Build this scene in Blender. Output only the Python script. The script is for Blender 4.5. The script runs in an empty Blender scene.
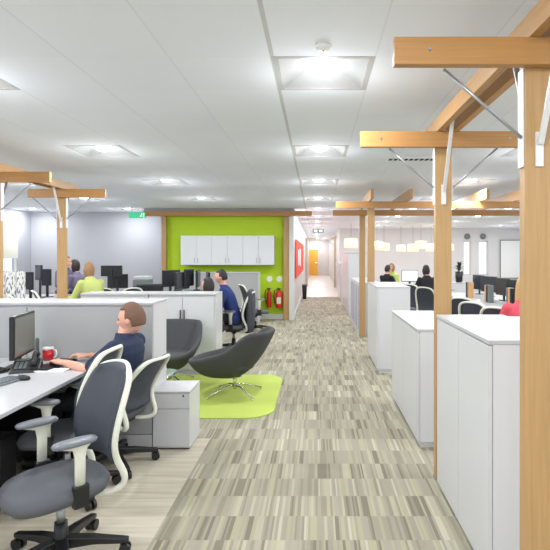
import bpy, bmesh, math, random
from mathutils import Vector, Matrix, Euler
random.seed(7)
PI = math.pi
S = bpy.context.scene
COL = S.collection

# ------------------------------------------------------------------ camera
F = 510.0; VX, VY, CZ = 316.0, 255.0, 1.6
cam_d = bpy.data.cameras.new('camera'); cam = bpy.data.objects.new('camera', cam_d); COL.objects.link(cam)
cam_d.sensor_width = 36; cam_d.lens = F / 550 * 36
cam_d.shift_x = -(VX - 275) / 550; cam_d.shift_y = -(275 - VY) / 550
cam_d.clip_start = 0.05; cam_d.clip_end = 200
cam.location = (0, 0, CZ); cam.rotation_euler = (PI / 2, 0, 0)
S.camera = cam
# ------------------------------------------------------------------ world, exposure
w = bpy.data.worlds.new('world'); S.world = w; w.use_nodes = True
bg = w.node_tree.nodes['Background']; bg.inputs[0].default_value = (0.86, 0.93, 1.0, 1); bg.inputs[1].default_value = 1.1
S.view_settings.view_transform = 'Standard'
try: S.view_settings.look = 'None'
except Exception: pass
S.view_settings.gamma = 1; S.view_settings.exposure = 0.30; S.view_settings.use_curve_mapping = False
LAMP_W = 17.5          # watts of every ceiling luminaire
CEIL = 2.75

# ------------------------------------------------------------------ materials
def lin(c):
    return tuple((v / 12.92 if v <= .04045 else ((v + .055) / 1.055) ** 2.4) for v in [x / 255 for x in c])
def mat(name, rgb, rough=.5, metal=0, emit=None, es=0, trans=0, noise=0, nscale=40, bump=0, spec=None):
    m = bpy.data.materials.new(name); m.use_nodes = True
    nt = m.node_tree; b = nt.nodes['Principled BSDF']
    c = (*lin(rgb), 1)
    b.inputs['Base Color'].default_value = c
    b.inputs['Roughness'].default_value = rough; b.inputs['Metallic'].default_value = metal
    if spec is not None: b.inputs['Specular IOR Level'].default_value = spec
    if trans: b.inputs['Transmission Weight'].default_value = trans
    if emit: b.inputs['Emission Color'].default_value = (*lin(emit), 1); b.inputs['Emission Strength'].default_value = es
    if noise or bump:
        tc = nt.nodes.new('ShaderNodeTexCoord'); n = nt.nodes.new('ShaderNodeTexNoise')
        n.inputs['Scale'].default_value = nscale; n.inputs['Detail'].default_value = 4
        nt.links.new(tc.outputs['Object'], n.inputs['Vector'])
        if noise:
            mx = nt.nodes.new('ShaderNodeMix'); mx.data_type = 'RGBA'
            mx.inputs[6].default_value = (*[v * (1 - noise) for v in c[:3]], 1)
            mx.inputs[7].default_value = (*[min(1, v * (1 + noise)) for v in c[:3]], 1)
            nt.links.new(n.outputs['Fac'], mx.inputs[0]); nt.links.new(mx.outputs[2], b.inputs['Base Color'])
        if bump:
            bp = nt.nodes.new('ShaderNodeBump'); bp.inputs['Strength'].default_value = bump; bp.inputs['Distance'].default_value = .004
            nt.links.new(n.outputs['Fac'], bp.inputs['Height']); nt.links.new(bp.outputs[0], b.inputs['Normal'])
    return m
def wood(name, rgb, axis):
    m = mat(name, rgb, .42); nt = m.node_tree; b = nt.nodes['Principled BSDF']; c = lin(rgb)
    tc = nt.nodes.new('ShaderNodeTexCoord'); mp = nt.nodes.new('ShaderNodeMapping')
    mp.inputs['Scale'].default_value = [(3 if i == axis else 70) for i in range(3)]
    n = nt.nodes.new('ShaderNodeTexNoise'); n.inputs['Scale'].default_value = 1; n.inputs['Detail'].default_value = 5
    n.inputs['Distortion'].default_value = .4
    mx = nt.nodes.new('ShaderNodeMix'); mx.data_type = 'RGBA'
    mx.inputs[6].default_value = (*[v * .78 for v in c], 1); mx.inputs[7].default_value = (*[min(1, v * 1.2) for v in c], 1)
    nt.links.new(tc.outputs['Object'], mp.inputs[0]); nt.links.new(mp.outputs[0], n.inputs['Vector'])
    nt.links.new(n.outputs['Fac'], mx.inputs[0]); nt.links.new(mx.outputs[2], b.inputs['Base Color'])
    return m
M = dict(
    white=mat('white_laminate', (186, 186, 189), .35, noise=.01),
    cab=mat('cabinet_white', (208, 208, 211), .3),
    cabdoor=mat('cabinet_door_white', (206, 207, 210), .3),
    wcup=mat('wall_cupboard_white', (222, 224, 228), .35),
    gap=mat('shadow_gap_grey', (120, 120, 122), .6),
    wall=mat('wall_paint', (172, 173, 180), .7, bump=.05, nscale=200),
    wallp=mat('wall_paint_warm', (214, 206, 203), .7),
    skirt=mat('skirting_white', (212, 212, 211), .5),
    lime=mat('lime_wall_paint', (186, 218, 24), .6, noise=.02, nscale=5),
    rug=mat('lime_carpet', (186, 204, 96), .95, noise=.12, nscale=150, bump=.5),
    woodX=wood('beech_along_x', (182, 134, 80), 0),
    woodY=wood('beech_along_y', (188, 145, 94), 1),
    woodZ=wood('beech_upright', (184, 147, 99), 2),
    pale=mat('pale_timber', (190, 176, 158), .6),
    steel=mat('galvanised_steel', (170, 172, 176), .35, .8),
    wsteel=mat('white_steel', (225, 225, 226), .35, .1),
    chrome=mat('chrome', (225, 225, 225), .12, 1),
    fabric=mat('grey_screen_fabric', (166, 167, 168), .9, noise=.05, nscale=250, bump=.2),
    fabric2=mat('pale_grey_fabric', (196, 197, 196), .9, noise=.04, nscale=250),
    mesh=mat('slate_mesh', (59, 64, 75), .6, noise=.15, nscale=300, bump=.4),
    seat=mat('slate_seat_fabric', (84, 86, 92), .7, noise=.12, nscale=200, bump=.3),
    cream=mat('cream_plastic', (226, 227, 214), .35),
    pad=mat('armrest_pad', (112, 116, 124), .3),
    black=mat('black_plastic', (26, 26, 28), .4),
    blackm=mat('black_matt', (34, 34, 37), .8, noise=.1),
    shell=mat('charcoal_felt', (68, 68, 71), .85, noise=.12, nscale=120, bump=.3),
    screen=mat('monitor_screen', (122, 122, 110), .2),
    screenw=mat('monitor_lit', (225, 232, 240), .3, emit=(225, 235, 245), es=.7),
    screenk=mat('monitor_dark', (52, 56, 62), .2),
    red=mat('red_glaze', (196, 26, 34), .2),
    redp=mat('red_paint', (204, 40, 30), .35),
    rednb=mat('red_noticeboard', (226, 74, 56), .8),
    orange=mat('orange_door', (240, 170, 60), .4),
    glass=mat('table_glass', (214, 232, 220), .05, trans=.7),
    skin=mat('skin', (226, 170, 148), .55, noise=.04, nscale=30),
    hairb=mat('brown_hair', (112, 82, 66), .7, noise=.3, nscale=90),
    haird=mat('dark_hair', (44, 36, 38), .6, noise=.3, nscale=90),
    hairl=mat('blonde_hair', (205, 166, 108), .6, noise=.25, nscale=60),
    hairt=mat('tan_hair', (160, 124, 90), .7, noise=.3, nscale=60),
    navy=mat('navy_cotton', (38, 48, 74), .9, noise=.1, nscale=60),
    blue=mat('blue_wool', (34, 52, 112), .9, noise=.1, nscale=60),
    coat=mat('charcoal_coat', (62, 66, 74), .9, noise=.15, nscale=60, bump=.4),
    purple=mat('purple_grey_top', (112, 104, 128), .9),
    limec=mat('lime_top', (196, 206, 120), .9),
    pink=mat('coral_top', (222, 84, 100), .9),
    trous=mat('black_trousers', (32, 32, 36), .9),
    eye=mat('eye_dark', (40, 30, 28), .3),
    paper=mat('paper_white', (236, 236, 234), .8),
    greysign=mat('grey_sign', (112, 122, 120), .5),
    teal=mat('exit_green', (38, 172, 122), .5, emit=(50, 190, 135), es=.5),
    signw=mat('sign_white', (240, 244, 240), .5, emit=(240, 244, 240), es=.5),
    tray=mat('reflector_white', (240, 240, 240), .4),
    reflector=mat('lamp_reflector', (168, 169, 171), .45),
    lamp=mat('lamp_glow', (255, 255, 255), .5, emit=(255, 255, 252), es=8),
    glow=mat('pendant_glow', (236, 216, 186), .6, emit=(255, 232, 196), es=.45),
    leaf=mat('dark_leaf', (58, 74, 52), .6, noise=.3),
    slot=mat('lilac_grey_slot', (158, 156, 182), .6),
    blind=mat('roller_blind', (214, 212, 200), .8),
    binder=mat('amber_binder', (214, 166, 112), .6),
    lilac=mat('dark_blue_edge', (90, 96, 150), .6),
)
def zebra():
    m = mat('fleck_pattern', (225, 225, 225), .8); nt = m.node_tree; b = nt.nodes['Principled BSDF']
    tc = nt.nodes.new('ShaderNodeTexCoord'); mp = nt.nodes.new('ShaderNodeMapping'); mp.inputs['Rotation'].default_value = (0, .6, 0)
    mp.inputs['Scale'].default_value = (26, 26, 9)
    n = nt.nodes.new('ShaderNodeTexNoise'); n.inputs['Scale'].default_value = 1.6; n.inputs['Detail'].default_value = 1
    r = nt.nodes.new('ShaderNodeValToRGB'); r.color_ramp.elements[0].position = .40; r.color_ramp.elements[1].position = .47
    r.color_ramp.elements[0].color = (*lin((120, 120, 122)), 1); r.color_ramp.elements[1].color = (*lin((226, 226, 224)), 1)
    nt.links.new(tc.outputs['Object'], mp.inputs[0]); nt.links.new(mp.outputs[0], n.inputs['Vector'])
    nt.links.new(n.outputs['Fac'], r.inputs[0]); nt.links.new(r.outputs[0], b.inputs['Base Color'])
    return m
M['zebra'] = zebra()

class NB:      # tiny node helper
    def __init__(s, m): s.nt = m.node_tree; s.b = s.nt.nodes['Principled BSDF']
    def math(s, op, a, b=0, c=None):
        n = s.nt.nodes.new('ShaderNodeMath'); n.operation = op
        for i, v in enumerate((a, b) if c is None else (a, b, c)):
            if isinstance(v, (int, float)): n.inputs[i].default_value = v
            else: s.nt.links.new(v, n.inputs[i])
        return n.outputs[0]
    def xyz(s):
        tc = s.nt.nodes.new('ShaderNodeTexCoord'); sp = s.nt.nodes.new('ShaderNodeSeparateXYZ')
        s.nt.links.new(tc.outputs['Object'], sp.inputs[0]); return sp.outputs
    def vec(s, x, y, z=0):
        n = s.nt.nodes.new('ShaderNodeCombineXYZ')
        for i, v in enumerate((x, y, z)):
            if isinstance(v, (int, float)): n.inputs[i].default_value = v
            else: s.nt.links.new(v, n.inputs[i])
        return n.outputs[0]
    def white(s, v):
        n = s.nt.nodes.new('ShaderNodeTexWhiteNoise'); n.noise_dimensions = '3D'; s.nt.links.new(v, n.inputs['Vector']); return n.outputs['Value']
    def ramp(s, f, stops, const=True):
        r = s.nt.nodes.new('ShaderNodeValToRGB'); cr = r.color_ramp
        if const: cr.interpolation = 'CONSTANT'
        cr.elements[0].position = stops[0][0]; cr.elements[0].color = (*lin(stops[0][1]), 1)
        cr.elements[1].position = stops[1][0]; cr.elements[1].color = (*lin(stops[1][1]), 1)
        for p, c in stops[2:]:
            e = cr.elements.new(p); e.color = (*lin(c), 1)
        s.nt.links.new(f, r.inputs[0]); return r.outputs[0]
    def mix(s, f, a, b, mode='MIX'):
        n = s.nt.nodes.new('ShaderNodeMix'); n.data_type = 'RGBA'; n.blend_type = mode
        for k, v in ((0, f), (6, a), (7, b)):
            if isinstance(v, (int, float)): n.inputs[k].default_value = v
            elif isinstance(v, tuple): n.inputs[k].default_value = (*v, 1)
            else: s.nt.links.new(v, n.inputs[k])
        return n.outputs[2]

def carpet_mat():
    m = mat('striped_carpet', (180, 174, 156), .95); k = NB(m); X, Y, Z = k.xyz()
    row = k.math('FLOOR', k.math('DIVIDE', k.math('ADD', Y, .02), .262))
    off = k.math('MULTIPLY', k.white(k.vec(row, 3.1, 0)), 1.0)
    xo = k.math('ADD', X, off)
    nz = k.nt.nodes.new('ShaderNodeTexNoise'); nz.inputs['Scale'].default_value = 9; nz.inputs['Detail'].default_value = 1
    k.nt.links.new(k.vec(xo, row), nz.inputs['Vector'])
    xd = k.math('ADD', xo, k.math('MULTIPLY', nz.outputs['Fac'], .09))
    i = k.math('FLOOR', k.math('DIVIDE', xd, .015))
    j = k.math('FLOOR', k.math('DIVIDE', xd, .06))
    v1 = k.white(k.vec(i, row, 1)); v2 = k.white(k.vec(j, row, 7))
    v = k.math('ADD', k.math('MULTIPLY', v1, .55), k.math('MULTIPLY', v2, .45))
    c = k.ramp(v, [(0, (136, 130, 114)), (.2, (154, 148, 130)), (.34, (167, 161, 143)), (.5, (179, 174, 147)), (.6, (171, 165, 149)), (.74, (187, 182, 158)), (.87, (199, 194, 176))])
    t = k.math('FLOOR', k.math('DIVIDE', xo, 1.0))
    tv = k.white(k.vec(t, row, 11))
    tj = k.white(k.vec(k.math('FLOOR', k.math('DIVIDE', xo, .25)), row, 5))
    br = k.math('ADD', .755, k.math('ADD', k.math('MULTIPLY', tv, .12), k.math('MULTIPLY', tj, .07)))
    c2 = k.mix(1.0, c, k.vec(br, br, br), 'MULTIPLY')
    # smooth vinyl beyond 20 m
    far = k.math('GREATER_THAN', Y, 19.5)
    c3 = k.mix(far, c2, lin((214, 204, 196)))
    # plain zone beside the desks
    pl = k.math('MULTIPLY', k.math('LESS_THAN', X, -.92), k.math('LESS_THAN', Y, 4.45))
    ny = k.nt.nodes.new('ShaderNodeTexNoise'); ny.inputs['Scale'].default_value = 1; ny.inputs['Detail'].default_value = 3
    k.nt.links.new(k.vec(k.math('MULTIPLY', X, 1.5), k.math('MULTIPLY', Y, 28)), ny.inputs['Vector'])
    pc = k.ramp(ny.outputs['Fac'], [(.3, (180, 171, 152)), (.5, (192, 184, 166)), (.7, (202, 195, 178))], False)
    c4 = k.mix(pl, c3, pc)
    k.nt.links.new(c4, k.b.inputs['Base Color'])
    ro = k.math('SUBTRACT', .95, k.math('MULTIPLY', far, .65)); k.nt.links.new(ro, k.b.inputs['Roughness'])
    return m
def ceiling_mat():
    m = mat('ceiling_tiles', (232, 236, 244), .85); k = NB(m); X, Y, Z = k.xyz()
    def line(v, o, p, wd):
        f = k.math('FRACT', k.math('DIVIDE', k.math('ADD', v, o), p))
        return k.math('MAXIMUM', k.math('LESS_THAN', f, wd), k.math('GREATER_THAN', f, 1 - wd))
    a = line(X, .255 + 60, .6, .009); b = line(Y, -2.95 + 60, .6, .007)
    main = k.math('LESS_THAN', k.math('ABSOLUTE', k.math('ADD', X, .255)), .012)
    l = k.math('MAXIMUM', k.math('MULTIPLY', a, .22), k.math('MULTIPLY', b, .10)); l = k.math('MAXIMUM', l, k.math('MULTIPLY', main, .8))
    tv = k.white(k.vec(k.math('FLOOR', k.math('DIVIDE', k.math('ADD', X, .255), .6)), k.math('FLOOR', k.math('DIVIDE', k.math('ADD', Y, -2.95), .6))))
    base = k.mix(tv, lin((231, 236, 245)), lin((234, 239, 247)))
    c = k.mix(l, base, lin((190, 190, 190)))
    k.nt.links.new(c, k.b.inputs['Base Color']); return m
M['carpet'] = carpet_mat(); M['ceiling'] = ceiling_mat()

# ------------------------------------------------------------------ mesh helpers
class MB:
    def __init__(s): s.bm = bmesh.new()
    def box(s, x0, x1, y0, y1, z0, z1):
        vs = [s.bm.verts.new((x, y, z)) for x in (x0, x1) for y in (y0, y1) for z in (z0, z1)]
        for f in ((0, 1, 3, 2), (4, 6, 7, 5), (0, 4, 5, 1), (2, 3, 7, 6), (0, 2, 6, 4), (1, 5, 7, 3)):
            s.bm.faces.new([vs[i] for i in f])
        return s
    def rings(s, rings, cap=True, closed=True):
        R = [[s.bm.verts.new(p) for p in r] for r in rings]; n = len(R[0])
        for a, b in zip(R, R[1:]):
            for i in range(n if closed else n - 1):
                j = (i + 1) % n
                s.bm.faces.new((a[i], a[j], b[j], b[i]))
        if cap and closed:
            s.bm.faces.new(R[0][::-1]); s.bm.faces.new(R[-1])
        return s
    def tube(s, pts, r, n=10, flat=None):
        """r: radius or list; flat: (ratio, axis vector) flattens the section"""
        pts = [Vector(p) for p in pts]; rr = r if isinstance(r, (list, tuple)) else [r] * len(pts)
        out = []; prev = None
        for i, p in enumerate(pts):
            t = (pts[min(i + 1, len(pts) - 1)] - pts[max(i - 1, 0)]).normalized()
            if flat: up = Vector(flat[1])
            elif prev is not None: up = prev
            else: up = Vector((0, 0, 1)) if abs(t.z) < .9 else Vector((1, 0, 0))
            a = (up - t * up.dot(t)).normalized(); b = t.cross(a); prev = a
            k = flat[0] if flat else 1
            out.append([p + a * math.cos(q) * rr[i] * k + b * math.sin(q) * rr[i] for q in [2 * PI * j / n for j in range(n)]])
        return s.rings(out)
    def bar(s, p, q, wd, th, up=(0, 0, 1)):
        p, q = Vector(p), Vector(q); t = (q - p).normalized(); up = Vector(up)
        a = (up - t * up.dot(t)).normalized(); b = t.cross(a)
        return s.rings([[c + a * x * th / 2 + b * y * wd / 2 for x, y in ((-1, -1), (1, -1), (1, 1), (-1, 1))] for c in (p, q)])
    def lathe(s, prof, c=(0, 0, 0), n=24, axis=2):
        out = []
        for r, h in prof:
            ring = []
            for j in range(n):
                a = 2 * PI * j / n; v = [r * math.cos(a), r * math.sin(a), h]
                if axis == 0: v = [h, v[0], v[1]]
                if axis == 1: v = [v[1], h, v[0]]
                ring.append(Vector(v) + Vector(c))
            out.append(ring)
        return s.rings(out)
    def puck(s, c, wd, dp, z0, z1, e=2.8, n=40, droop=0, dish=0):
        prof = ((.02, z1), (.4, z1), (.75, z1), (.93, z1 - .12 * (z1 - z0)), (1, z0 + .55 * (z1 - z0)), (.95, z0 + .1 * (z1 - z0)), (.75, z0), (.02, z0))
        out = []
        for q, z in prof:
            ring = []
            for j in range(n):
                a = 2 * PI * j / n; ca, sa = math.cos(a), math.sin(a)
                x = math.copysign(abs(ca) ** (2 / e), ca) * wd / 2 * q; y = math.copysign(abs(sa) ** (2 / e), sa) * dp / 2 * q
                zz = z - droop * max(0, y) ** 2 + (dish * (x / (wd / 2)) ** 2 if dish else 0)
                ring.append((c[0] + x, c[1] + y, zz))
            out.append(ring)
        return s.rings(out)
    def ball(s, c, r, seg=16, ring=10):
        r = r if isinstance(r, (tuple, list)) else (r, r, r)
        m = Matrix.Translation(c) @ Matrix.Diagonal((*r, 1))
        bmesh.ops.create_uvsphere(s.bm, u_segments=seg, v_segments=ring, radius=1, matrix=m); return s
    def build(s, name, m, parent=None, smooth=False, bevel=0, label=None, seg=2, subsurf=0):
        bmesh.ops.recalc_face_normals(s.bm, faces=s.bm.faces)
        me = bpy.data.meshes.new(name); s.bm.to_mesh(me); s.bm.free()
        ms = m if isinstance(m, (list, tuple)) else [m]
        for q in ms: me.materials.append(q)
        o = bpy.data.objects.new(name, me); COL.objects.link(o)
        if parent: o.parent = parent
        if smooth:
            for p in me.polygons: p.use_smooth = True
        if bevel:
            b = o.modifiers.new('bevel', 'BEVEL'); b.width = bevel; b.segments = seg; b.limit_method = 'ANGLE'
        if subsurf:
            b = o.modifiers.new('sub', 'SUBSURF'); b.levels = subsurf; b.render_levels = subsurf
        if label: o['label'] = label
        return o
def bx(name, m, x0, x1, y0, y1, z0, z1, parent=None, bevel=0, label=None):
    return MB().box(x0, x1, y0, y1, z0, z1).build(name, m, parent, bevel=bevel, label=label)
def thing(name, label, cat, loc=(0, 0, 0), rz=0, group=None):
    o = bpy.data.objects.new(name, None); COL.objects.link(o); o.location = loc; o.rotation_euler = (0, 0, rz)
    o.empty_display_size = .1
    o['label'] = label; o['category'] = cat
    if group: o['group'] = group
    return o
def tag(o, label, cat, group=None):
    o['label'] = label; o['category'] = cat
    if group: o['group'] = group
    return o
def struct(o): o['kind'] = 'structure'; return o
KIDS = {}
def copy_tree(o, parent=None):
    c = o.copy(); COL.objects.link(c)
    if parent: c.parent = parent
    for ch in list(o.children): copy_tree(ch, c)
    return c
def place(proto, first, loc, rz, label, group):
    r = proto if first else copy_tree(proto)
    r.location = loc; r.rotation_euler = (0, 0, rz); r['label'] = label; r['group'] = group
    return r
def at(px, py, d): return Vector(((px - VX) * d / F, d, CZ - (py - VY) * d / F))

# ------------------------------------------------------------------ the room
LX, RX, REAR = -7.6, 9.2, -3.2
struct(bx('floor', M['carpet'], LX - .2, RX + .2, REAR - .2, 40.2, -.1, 0))
# ceiling: 0.6 m tiles with the luminaire tiles left open
lights = []
cols = {0.045: range(0, 16), -2.355: range(0, 4), -4.755: range(0, 5), -7.155: range(0, 5), 2.445: range(0, 8), 4.845: range(0, 8), 7.245: range(0, 8)}
for cx, ks in cols.items():
    for kk in ks: lights.append((cx, 3.25 + 2.4 * kk))
    lights.append((cx, .85)); lights.append((cx, -1.55))
lights = [l for l in lights if not (l[0] < -.5 and l[1] > 13.2)]
def near_light(x, y): return any(abs(x - a) < .05 and abs(y - b) < .05 for a, b in lights)
cm = MB()
nx0, nx1 = -13, 16; ny0, ny1 = -11, 63
for i in range(nx0, nx1):
    run = None
    x = .045 + .6 * i
    for j in range(ny0, ny1 + 1):
        y = 3.25 + .6 * j
        hole = near_light(x, y) or j == ny1
        if not hole and run is None: run = y - .3
        if hole and run is not None:
            cm.box(max(x - .3, LX - .1), min(x + .3, RX + .1), run, y - .3, CEIL, CEIL + .04); run = None
struct(cm.build('ceiling', M['ceiling']))
# walls
M['wallr'] = mat('wall_paint_right', (212, 210, 210), .7)
wl = MB()
wl.box(LX - .15, LX, REAR, 9.9, 0, CEIL); wl.box(LX - .15, LX, 13.0, 13.75, 0, CEIL); wl.box(LX - .15, LX, 9.9, 13.0, 0, 1.0); wl.box(LX - .15, LX, 9.9, 13.0, 2.4, CEIL)
struct(wl.build('wall_left', M['wall']))
struct(bx('wall_back_left', M['wall'], LX - .15, -3.72, 13.6, 13.75, 0, CEIL))
struct(bx('wall_green', M['lime'], -3.72, -.66, 12.75, 12.95, 0, CEIL))
struct(bx('wall_corridor_left', M['wallp'], -.66, -.55, 12.7, 40, 0, CEIL))
struct(bx('wall_corridor_end', M['wallp'], -.66, 1.15, 40, 40.15, 0, CEIL))
struct(bx('wall_corridor_right', M['wallp'], 1.0, 1.15, 22.15, 40, 0, CEIL))
wr = MB()
wins = [(6.35, 6.68), (7.0, 7.42)]
xs = [1.0, 6.35, 6.68, 7.0, 7.42, RX]
for a, b in ((1.0, 6.35), (6.68, 7.0), (7.42, RX + .15)): wr.box(a, b, 22, 22.15, 0, CEIL)
for a, b in wins: wr.box(a, b, 22, 22.15, 0, .74); wr.box(a, b, 22, 22.15, 2.2, CEIL)
struct(wr.build('wall_back_right', M['wallr']))
struct(bx('wall_return_left', M['wall'], -3.87, -3.72, 12.75, 13.6, 0, CEIL))
wx = MB()
wx.box(RX, RX + .15, REAR, 22, 0, .9); wx.box(RX, RX + .15, REAR, 22, 2.4, CEIL)
for a in range(0, 6): wx.box(RX, RX + .15, REAR + a * 5.04 - .35 + (.35 if a == 0 else 0), REAR + a * 5.04 + .3, .9, 2.4)
struct(wx.build('wall_right', M['wall']))
wb = MB()  # unseen wall behind the camera, opened wide to let world light in
wb.box(LX - .15, RX + .15, REAR - .15, REAR, 0, .5); wb.box(LX - .15, RX + .15, REAR - .15, REAR, 2.6, CEIL)
for a in range(0, 7): wb.box(LX + a * 2.8 - .12, LX + a * 2.8 + .12, REAR - .15, REAR, .5, 2.6)
struct(wb.build('wall_rear', M['wall']))
# window frames
def win(n, axis, a, b, z0, z1, pos):
    m = MB(); t = .04
    def q(u0, u1, v0, v1):
        if axis == 'x': m.box(u0, u1, pos, pos + .05, v0, v1)
        else: m.box(pos, pos + .05, u0, u1, v0, v1)
    q(a, a + t, z0, z1); q(b - t, b, z0, z1); q(a, b, z0, z0 + t); q(a, b, z1 - t, z1)
    return struct(m.build('window_%d' % n, M['skirt']))
win(1, 'y', 9.9, 13.0, 1.0, 2.4, LX - .08); win(2, 'x', 6.35, 6.68, .74, 2.2, 22.05); win(3, 'x', 7.0, 7.42, .74, 2.2, 22.05)
bl = MB().box(LX + .01, LX + .03, 9.95, 12.95, 1.52, 2.42).build('roller_blind', M['blind'])
tag(bl, 'pale roller blind half drawn over the far left window', 'blind')
struct(bx('baseboard_green', M['skirt'], -3.7, -.66, 12.7, 12.75, 0, .13))
struct(bx('baseboard_back_left', M['skirt'], LX, -3.9, 13.57, 13.6, 0, .12))
struct(bx('baseboard_corridor', M['skirt'], -.55, -.53, 12.95, 40, 0, .12))
# timber lining round the green wall
struct(bx('trim_1', M['woodZ'], -3.80, -3.70, 12.56, 12.70, 0, 2.55, bevel=.004))
struct(bx('trim_2', M['woodZ'], -.80, -.66, 12.56, 12.695, 0, 2.55, bevel=.004))
struct(bx('trim_3', M['woodX'], -4.25, -.1, 12.52, 12.68, 2.56, 2.68, bevel=.004))
struct(bx('trim_4', M['skirt'], -.66, -.54, 12.5, 12.7, 0, 2.55, bevel=.004))
struct(bx('trim_5', M['wall'], -4.25, -.54, 12.6, 12.75, 2.681, CEIL))
# door at the corridor end
d = struct(bx('door_1', M['orange'], -.6, .16, 39.93, 39.99, 0, 2.02))
MB().box(.16, .24, 39.9, 39.99, 0, 2.1).box(-.6, .16, 39.9, 39.99, 2.02, 2.1).build('door_frame', M['skirt'], d)
MB().tube([(.08, 39.9, 1.0), (-.02, 39.9, 1.0)], .012).build('door_handle', M['chrome'], d)

# ------------------------------------------------------------------ luminaires
def luminaire():
    t = thing('ceiling_light', '', 'ceiling light')
    f = MB()
    for a, b, c, e in ((-.3, .3, -.3, -.265), (-.3, .3, .265, .3), (-.3, -.265, -.265, .265), (.265, .3, -.265, .265)): f.box(a, b, c, e, -.002, .02)
    f.build('frame', M['white'], t)
    r = MB()
    R = [[(-x, -x, z), (x, -x, z), (x, x, z), (-x, x, z)] for x, z in ((.267, .0), (.12, .075), (.11, .08))]
    r.rings(R, cap=False); v = [r.bm.verts.new(p) for p in R[-1]]; r.bm.faces.new(v)
    r.build('reflector', M['reflector'], t)
    MB().lathe([(.02, .004), (.06, .008), (.09, .03), (.085, .06), (.02, .075)], n=20).build('lamp', M['lamp'], t, smooth=True)
    L = bpy.data.lights.new('lamp_light', 'AREA'); L.shape = 'DISK'; L.size = .17; L.energy = LAMP_W; L.color = (.955, .98, 1)
    L2 = bpy.data.lights.new('ceiling_fill', 'POINT'); L2.shadow_soft_size = .1; L2.energy = LAMP_W * .32; L2.color = L.color  # added fill light in mid-air below the luminaire, brightens the ceiling
    o2 = bpy.data.objects.new('ceiling_fill', L2); COL.objects.link(o2); o2.parent = t; o2.location = (0, 0, -.22)
    o = bpy.data.objects.new('lamp_light', L); COL.objects.link(o); o.parent = t; o.location = (0, 0, -.012)
    return t
lum = luminaire()
colname = {0.045: 'central row over the walkway', -2.355: 'row over the lounge corner', -4.755: 'row left of the lounge', -7.155: 'row along the left wall',
           2.445: 'row over the right-hand chairs', 4.845: 'row over the right-hand desks', 7.245: 'row nearest the right wall'}
ordn = ['nearest', 'second', 'third', 'fourth', 'fifth', 'sixth', 'seventh', 'eighth', 'ninth', 'tenth', 'eleventh', 'twelfth', 'thirteenth', 'fourteenth', 'fifteenth', 'sixteenth', 'seventeenth', 'eighteenth']
first = True
def visible(x, y): 
    if y < 1: return False
    px = VX + x * F / y; return -10 < px < 560 and VY - 1.15 * F / y > -10
cnt = {}
for cx, cy in sorted(lights, key=lambda a: (a[0], a[1])):
    if visible(cx, cy):
        n = cnt.get(cx, 0); cnt[cx] = n + 1
        lab = 'square recessed ceiling light, %s of the %s' % (ordn[n], colname[cx])
    else: lab = 'square recessed ceiling light out of view near the camera end'
    place(lum, first, (cx, cy, CEIL), 0, lab, 'recessed ceiling lights'); first = False

# ------------------------------------------------------------------ timber pergolas
ZB, ZT = 2.36, 2.47
def pergola(name_label, xl, xr, posts, beams, ys, plates=True, zl=.10, brace=True, wd=None):
    wx_, wy_, wz_ = (wd or M['woodX'], wd or M['woodY'], wd or M['woodZ'])
    t = thing('timber_frame', name_label, 'timber frame', (posts[0], ys[0], 0))
    ox, oy = posts[0], ys[0]
    def P(m, n, mt, parent=t, **k): 
        for v in m.bm.verts: v.co -= Vector((ox, oy, 0))
        return m.build(n, mt, parent, **k)
    for y in ys:
        P(MB().box(xl, xr, y, y + .045, ZB, ZT), 'crossbeam', wx_, bevel=.003)
        for px in posts:
            w2 = .0575
            P(MB().box(px - w2, px + w2, y + .046, y + .102, 0.012, ZT - .001), 'post', wz_, bevel=.003)
            P(MB().box(px - w2 - .004, px + w2 + .004, y + .043, y + .105, 0, .012), 'foot_plate', M['steel'])
            if brace:
                for s in (-1, 1):
                    P(MB().tube([(px + s * .385, y + .06, ZB), (px + s * (w2 + .008), y + .06, 2.08)], .0075, 8), 'brace_rod', M['steel'], smooth=True)
            if plates:
                for s in (-1, 1):
                    P(MB().box(px + s * (w2 + .001), px + s * (w2 + .007), y + .05, y + .1, 1.96, ZB), 'side_plate', M['wsteel'])
                P(MB().box(px - .016, px + .016, y + .038, y + .046, 1.96, 2.10), 'front_plate', M['wsteel'])
                P(MB().bar((px, y + .03, 2.05), (px + .005, y - .17, 2.5), .024, .010, (0, 1, 0)), 'brace_bar', M['wsteel'])
                P(MB().bar((px, y + .11, 2.05), (px, y + .3, 2.48), .024, .010, (0, 1, 0)), 'brace_bar', M['steel'])
        if plates:
            for q in (xl + .14, xr - .14): P(MB().lathe([(.007, -.006), (.007, 0), (.001, 0)], (q, y, ZB + .06), 10, 1), 'bolt', M['steel'])
    for a, b, y0, y1 in beams:
        P(MB().box(a, b, y0, y1, ZT + .001, ZT + zl), 'long_beam', wy_, bevel=.003)
    return t
pergola('beech timber frame with steel braces by the nearest right cabinets', .312, 1.50, [.9075],
        [(.85, .895, 1.0, 4.0), (.965, 1.01, 1.0, 4.0)], [2.03, 3.58])
pergola('wide beech timber frame over the right-hand desks, behind the nearer one', .325, 4.25, [.9, 4.1],
        [(.85, .895, 7.9, 10.0), (1.45, 1.5, 7.9, 10.0), (2.64, 2.69, 7.9, 10.0), (3.2, 3.25, 7.9, 10.0)], [8.28, 9.86], plates=False, brace=False, zl=.16)
pergola('beech timber frame with two posts in the left office, ahead of the white wall', -3.80, -2.78, [-3.38],
        [(-3.367, -3.322, 4.0, 7.1), (-3.482, -3.437, 4.0, 7.1)], [5.32, 6.72])
pergola('small distant timber frame by the corridor mouth, right side', .35, 1.5, [.93], [(.9, .94, 24.8, 27)], [25.0], plates=False, wd=M['pale'])
pergola('small distant timber frame on the left of the far corridor', -.54, .0, [-.48], [], [26.0], plates=False, brace=False, wd=M['pale'])

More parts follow.
